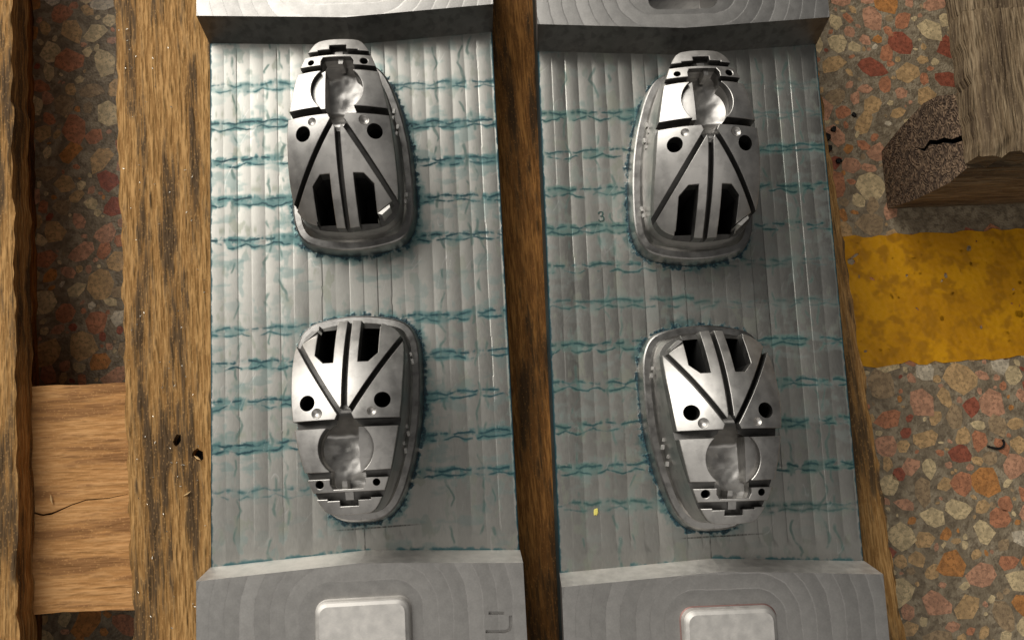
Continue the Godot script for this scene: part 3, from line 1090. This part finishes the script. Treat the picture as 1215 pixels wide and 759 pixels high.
func build_pallets() -> void:
	var t := thing("wooden_pallet", "old brown timber pallet lying under the two steel plates", "pallet", Vector3(0, 0, -0.150), "")
	t.rotation.y = 0.050
	var nails := [blob(Vector2(-252, 104), 3.0, 3, 9, 1.9, 0.2), blob(Vector2(-236, 117), 4.6, 8, 11, 1.2, -0.5), blob(Vector2(-250, 66), 1.6, 9, 8, 1.6, 0.3)]
	plank("plank", t, -500, -376.5, -420, 420, 102, 130, mats.deck, 101, 1.2)
	plank("plank", t, -291, -176, -420, 420, 104, 130, mats.deck, 102, 1.6, nails)
	plank("plank", t, -28, 92, -420, 420, 104, 130, mats.deck_dark, 103, 1.2)
	plank("plank", t, 186, 297.5, -420, 420, 104, 130, mats.deck, 104, 1.4)
	var cb := plank("cross_board", t, -505, 290, 66, 246, 82, 103.5, mats.fresh, 105, 0.8, [poly([-369, 164, -352, 169, -345, 168, -330, 162.4, -318, 158.9, -300, 158.4, -285, 156, -285, 156.3, -300, 159, -318, 159.7, -330, 163.2, -345, 169.6, -353, 170.4, -369, 165])], false)
	cb.rotation.y = -0.05
	cb.position.x = -0.009
	var cb2 := plank("cross_board", t, -505, 290, -560, -430, 82, 103.5, mats.fresh, 106, 0.8, [], false)
	plank("runner", t, -306, -232, -560, 420, 0.5, 82, mats.deck_dark, 107, 1.0)
	plank("runner", t, 200, 280, -560, 420, 0.5, 82, mats.deck_dark, 108, 1.0)
	plank("runner", t, -500, -420, -560, 420, 0.5, 82, mats.deck_dark, 109, 1.0)
	for q in [[-252, 104, 3], [-236, 117, 5]]:
		var s := Shape.new()
		var c := circle(Vector2(q[0], q[1]), 5.6, 10)
		var idx := Geometry2D.triangulate_polygon(c)
		for i in range(0, idx.size(), 3):
			s.flat(Vector3(c[idx[i]].x, 121, c[idx[i]].y) * MM, Vector3(c[idx[i + 1]].x, 121, c[idx[i + 1]].y) * MM, Vector3(c[idx[i + 2]].x, 121, c[idx[i + 2]].y) * MM, Vector3.UP)
		obj("nail_pit", s, mats.crack, t)
	# second pallet, upper right: a heavy bearer with a plank on it
	var p := thing("wooden_pallet", "grey weathered pallet corner with a split bearer end above the yellow stripe", "pallet", Vector3(0.395, 0, -0.26), "")
	# bearer: its end face lies across x; outline in (z, h)
	var outline := poly([-31, 0.5, -38, 40, -43, 94, -39, 120, -29, 148, 0, 152, 36, 151.5, 39, 120, 35, 60, 27, 0.5])
	var crack := poly([-10, 71, -4, 86, -8, 97, -3, 110, -1, 122, 5, 134, 8, 153, 13, 153, 9, 133, 3, 120, 1, 109, -4, 97, -1, 86])
	var s := Shape.new()
	var map2 := func(q: Vector2, x: float) -> Vector3: return Vector3(x, q.y, q.x) * MM
	var parts := clipped(outline, [crack])
	for o in parts:
		var idx := Geometry2D.triangulate_polygon(o)
		for i in range(0, idx.size(), 3):
			var a: Vector2 = o[idx[i]]
			var b: Vector2 = o[idx[i + 1]]
			var c: Vector2 = o[idx[i + 2]]
			s.flat(map2.call(a, 0.0), map2.call(b, 0.0), map2.call(c, 0.0), Vector3.LEFT, a / 110.0, b / 110.0, c / 110.0)
	obj("end_grain", s, mats.end_grain, p)
	s = Shape.new()
	for i in crack.size():
		var a := crack[i]
		var b := crack[(i + 1) % crack.size()]
		s.quad(map2.call(a, 0.0), map2.call(b, 0.0), map2.call(b, 22.0), map2.call(a, 22.0), Vector3(0, -(b - a).x, (b - a).y))
	s.quad(map2.call(Vector2(-20, 60), 22.0), map2.call(Vector2(20, 60), 22.0), map2.call(Vector2(20, 148), 22.0), map2.call(Vector2(-20, 148), 22.0), Vector3.LEFT)
	obj("split", s, mats.crack, p)
	s = Shape.new()
	for i in outline.size():
		var a := outline[i]
		var b := outline[(i + 1) % outline.size()]
		var l := 0.0
		var nrm := Vector3(0, -(b - a).x, (b - a).y)
		if nrm.dot(Vector3(0, a.y + b.y - 150.0, a.x + b.x)) < 0:
			nrm = -nrm
		for k in 12:
			var x0 := k * 25.0
			s.quad(map2.call(a, x0), map2.call(b, x0), map2.call(b, x0 + 25), map2.call(a, x0 + 25), nrm, Vector2(0.1 + i * 0.13, x0 / 880.0), Vector2(0.1 + i * 0.13 + 0.13, x0 / 880.0), Vector2(0.1 + i * 0.13 + 0.13, (x0 + 25) / 880.0), Vector2(0.1 + i * 0.13, (x0 + 25) / 880.0))
	obj("bearer", s, mats.grey_wood, p)
	var n := noise(7, 0.03, 3)
	var bo := PackedVector2Array()
	for i in 50:
		var z := -330.0 + i * 7.4
		bo.append(Vector2(-1.0 + 0.012 * z * 0.2 + n.get_noise_2d(z, 0) * 1.2 + n.get_noise_2d(z * 4.0, 60.0) * 1.3, z))
	for i in 26:
		var x := 2.0 + i * 7.0
		bo.append(Vector2(x, 33.0 + n.get_noise_2d(x * 3.0, 50) * 5.0))
	bo.append(Vector2(190, -330))
	s = Shape.new()
	slab(s, bo, [], 152.2, 179, 8.0, Vector2(1.0 / 150.0, 1.0 / 880.0), Vector2(0.3, 0.1), func(q: Vector2) -> float: return 179.0 + n.get_noise_2d(q.x, q.y * 0.3) * 0.8 - 3.0 * smoothstep(9.0, 0.0, q.x + n.get_noise_2d(q.y, 9.0) * 6.0) - 4.0 * smoothstep(22.0, 33.0, q.y + n.get_noise_2d(q.x * 2.0, 30.0) * 8.0))
	obj("plank", s, mats.grey_wood, p)

func build_plates() -> void:
	var holder := Node3D.new()
	var core := make_core(holder)
	holder.remove_child(core)
	var left := plate_material(200, [
		[[38.0, 0.45], [68.7, 0.9], [98.5, 0.95], [131.0, 1.0], [163.2, 1.1], [232.6, 0.5], [258.2, 0.95], [287.4, 1.05], [319.9, 1.1], [353.7, 0.35]],
		[[43.0, 0.6], [75.5, 0.95], [105.8, 0.95], [136.6, 0.9], [167.0, 0.9], [229.0, 0.85], [258.5, 0.9], [288.7, 0.9], [319.4, 0.9], [346.6, 0.7]]], 1.0)
	var right := plate_material(300, [
		[[54.0, 0.9], [85.7, 0.85], [116.5, 0.85], [147.0, 0.95], [178.0, 0.8], [206.0, 0.55], [239.0, 0.9], [268.5, 0.95], [300.0, 0.85], [331.0, 1.0], [358.0, 0.5]],
		[[34.0, 0.2], [58.0, 0.3], [86.0, 0.8], [119.0, 0.85], [150.0, 0.9], [178.0, 0.35], [210.0, 0.3], [240.0, 0.95], [272.0, 1.0], [302.0, 0.95], [335.0, 0.95], [365.0, 0.4]]], 0.72)
	# plate origins: middle of the milled floor's far edge
	var q0 := Vector3(-0.21105, DECK, -0.3439) + Basis(Vector3.UP, 0.00861) * Vector3(PW * MM, 0, 0)
	var q1 := Vector3(0.04964, DECK, -0.32813) + Basis(Vector3.UP, -0.00861) * Vector3(PW * MM, 0, 0)
	make_plate(q0, 0.00861, left, "steel mould plate on the left with a hook mark cut in its near end block", core, true)
	var r := make_plate(q1, -0.00861, right, "steel mould plate beside the yellow floor stripe, with a small figure 3 on its face", core, false)
	core.free()
	holder.free()
	var tm := TextMesh.new()
	tm.text = "3"
	var f := SystemFont.new()
	f.font_names = PackedStringArray(["Droid Serif"])
	tm.font = f
	tm.font_size = 32
	tm.pixel_size = 0.00034
	tm.depth = 0.0005
	var o := MeshInstance3D.new()
	o.name = "numeral"
	o.mesh = tm
	o.material_override = plain("dyed numeral", Color8(70, 96, 92), 0.5, 0.5)
	r.get_node("base_plate").add_child(o, true)
	o.position = Vector3(-0.0685, 0.0003, 0.138)
	o.rotation = Vector3(-PI / 2, 0, 0.05)

func build_debris() -> void:
	rng.seed = 99
	# bright specks of swarf on the boards
	var s := Shape.new()
	for i in 80:
		var x := rng.randf_range(-290, -226) if i < 95 else rng.randf_range(-372, -300)
		var z := rng.randf_range(-380, 110)
		var h := DECK * 1000 + 0.9
		if x < -296:
			z = rng.randf_range(-75, 90)
			h = 104.6
		else:
			x += z * 0.05 + 8.0
		var a := rng.randf() * TAU
		var d := Vector3(cos(a), 0.25, sin(a)) * rng.randf_range(0.5, 1.4)
		var e := Vector3(-sin(a), 0.1, cos(a)) * rng.randf_range(0.2, 0.5)
		var c := Vector3(x, h, z)
		s.quad((c - d) * MM, (c + e) * MM, (c + d) * MM, (c - e + Vector3(0, 0.4, 0)) * MM, Vector3.UP)
	var sw := obj("swarf", s, mats.swarf, self)
	sw.set_meta("kind", "stuff")
	tag(sw, "bright specks of metal swarf scattered over the brown boards", "swarf")
	# wood splinters
	var spl := [[-230, 131.5, -19, 7.0, 0.6, "pale splinter stuck in the nail pit beside the left plate"], [-354, 104.8, 8, 9.0, 1.3, "thin pale splinter at the left edge of the pale cross board"], [-238, 130.9, 8, 8.0, -0.5, "pale splinter on the brown plank below the nail pit"]]
	for q in spl:
		s = Shape.new()
		var d: Vector3 = Vector3(cos(q[4]), 0.08, sin(q[4])) * (q[3] * 0.5)
		var e: Vector3 = Vector3(-sin(q[4]), 0, cos(q[4])) * 0.8
		var c := Vector3.ZERO
		for k in [-1.0, 1.0]:
			s.flat((c - d) * MM, (c + d) * MM, (c + e * k + Vector3(0, 0.9, 0)) * MM, Vector3(0, 1, 0) + e * k)
			s.flat((c - d) * MM, (c + d) * MM, (c + e * k - Vector3(0, 0.3, 0)) * MM, Vector3(0, -1, 0) + e * k)
		var o := obj("wood_splinter", s, mats.splinter, self)
		o.position = Vector3(q[0], q[1], q[2]) * MM
		tag(o, q[5], "splinter", "pale wood splinters")
	# black grit on the floor by the right-hand plate
	var at := [[334, -322, 4.5], [342, -308, 6.0], [350, -316, 4.0], [343, -296, 5.0], [372, -330, 3.2], [333, -268, 3.4], [352, -283, 4.2]]
	for i in at.size():
		s = Shape.new()
		var pts := blob(Vector2.ZERO, at[i][2], 500 + i, 8, 0.8, i)
		for k in pts.size():
			var a := pts[k]
			var b := pts[(k + 1) % pts.size()]
			var a3 := Vector3(a.x, 0, a.y) * MM
			var b3 := Vector3(b.x, 0, b.y) * MM
			var am := Vector3(a.x * 0.8, at[i][2] * 0.6, a.y * 0.8) * MM
			var bm := Vector3(b.x * 0.8, at[i][2] * 0.5, b.y * 0.8) * MM
			s.quad(a3, b3, bm, am, Vector3(a.x, 1, a.y))
			s.flat(am, bm, Vector3(0, at[i][2] * 0.75, 0) * MM, Vector3.UP)
		var o := obj("grit_lump", s, mats.dark_bit, self)
		o.position = Vector3(at[i][0], 0.2, at[i][1]) * MM
		var which: String = ["black grit lump hugging the plank edge, second farthest of the grit", "largest black grit lump of the cluster beside the right plate", "mid-sized black grit lump on the side of the cluster facing the grey bearer", "black grit lump just below the largest of the cluster", "small black grit lump standing apart near the split bearer end", "smallest of the two black grit lumps nearest the yellow stripe, by the plank", "black grit lump nearest the yellow stripe, away from the plank"][i]
		tag(o, which, "grit", "black grit on the terrazzo")
	# curl of black wire
	s = Shape.new()
	var prev := []
	for i in 13:
		var a := -0.6 + i * 0.27
		var c := Vector3(cos(a) * 6.0 + maxf(0.0, i - 9) * -1.5, 1.3, sin(a) * 5.0)
		var ring := []
		for k in 6:
			var b := TAU * k / 6
			ring.append((c + Vector3(cos(a) * cos(b), sin(b), sin(a) * cos(b)) * 1.2) * MM)
		if prev.size() > 0:
			for k in 6:
				s.quad(prev[k], prev[(k + 1) % 6], ring[(k + 1) % 6], ring[k], (ring[k] + ring[(k + 1) % 6]) * 0.5 - c * MM)
		prev = ring
	var o := obj("wire_curl", s, mats.dark_bit, self)
	o.position = Vector3(0.474, 0.0003, -0.003)
	tag(o, "short black curl of wire lying on the stone chips", "wire")
	# yellow chip on the right plate
	s = Shape.new()
	chip_mesh(blob(Vector2.ZERO, 2.0, 5, 7, 1.6, 0.3), 0.9, 0.7, s)
	o = obj("plastic_fleck", s, plain("yellow fleck", Color8(240, 226, 120), 0.4), self)
	var pl: Node3D = get_node("mould_plate_001") if has_node("mould_plate_001") else get_node("mould_plate2")
	o.position = pl.transform * Vector3(-0.084, PLATE_T * MM + 0.0004, 0.3623)
	tag(o, "tiny pale yellow fleck lying on the right steel plate", "fleck")
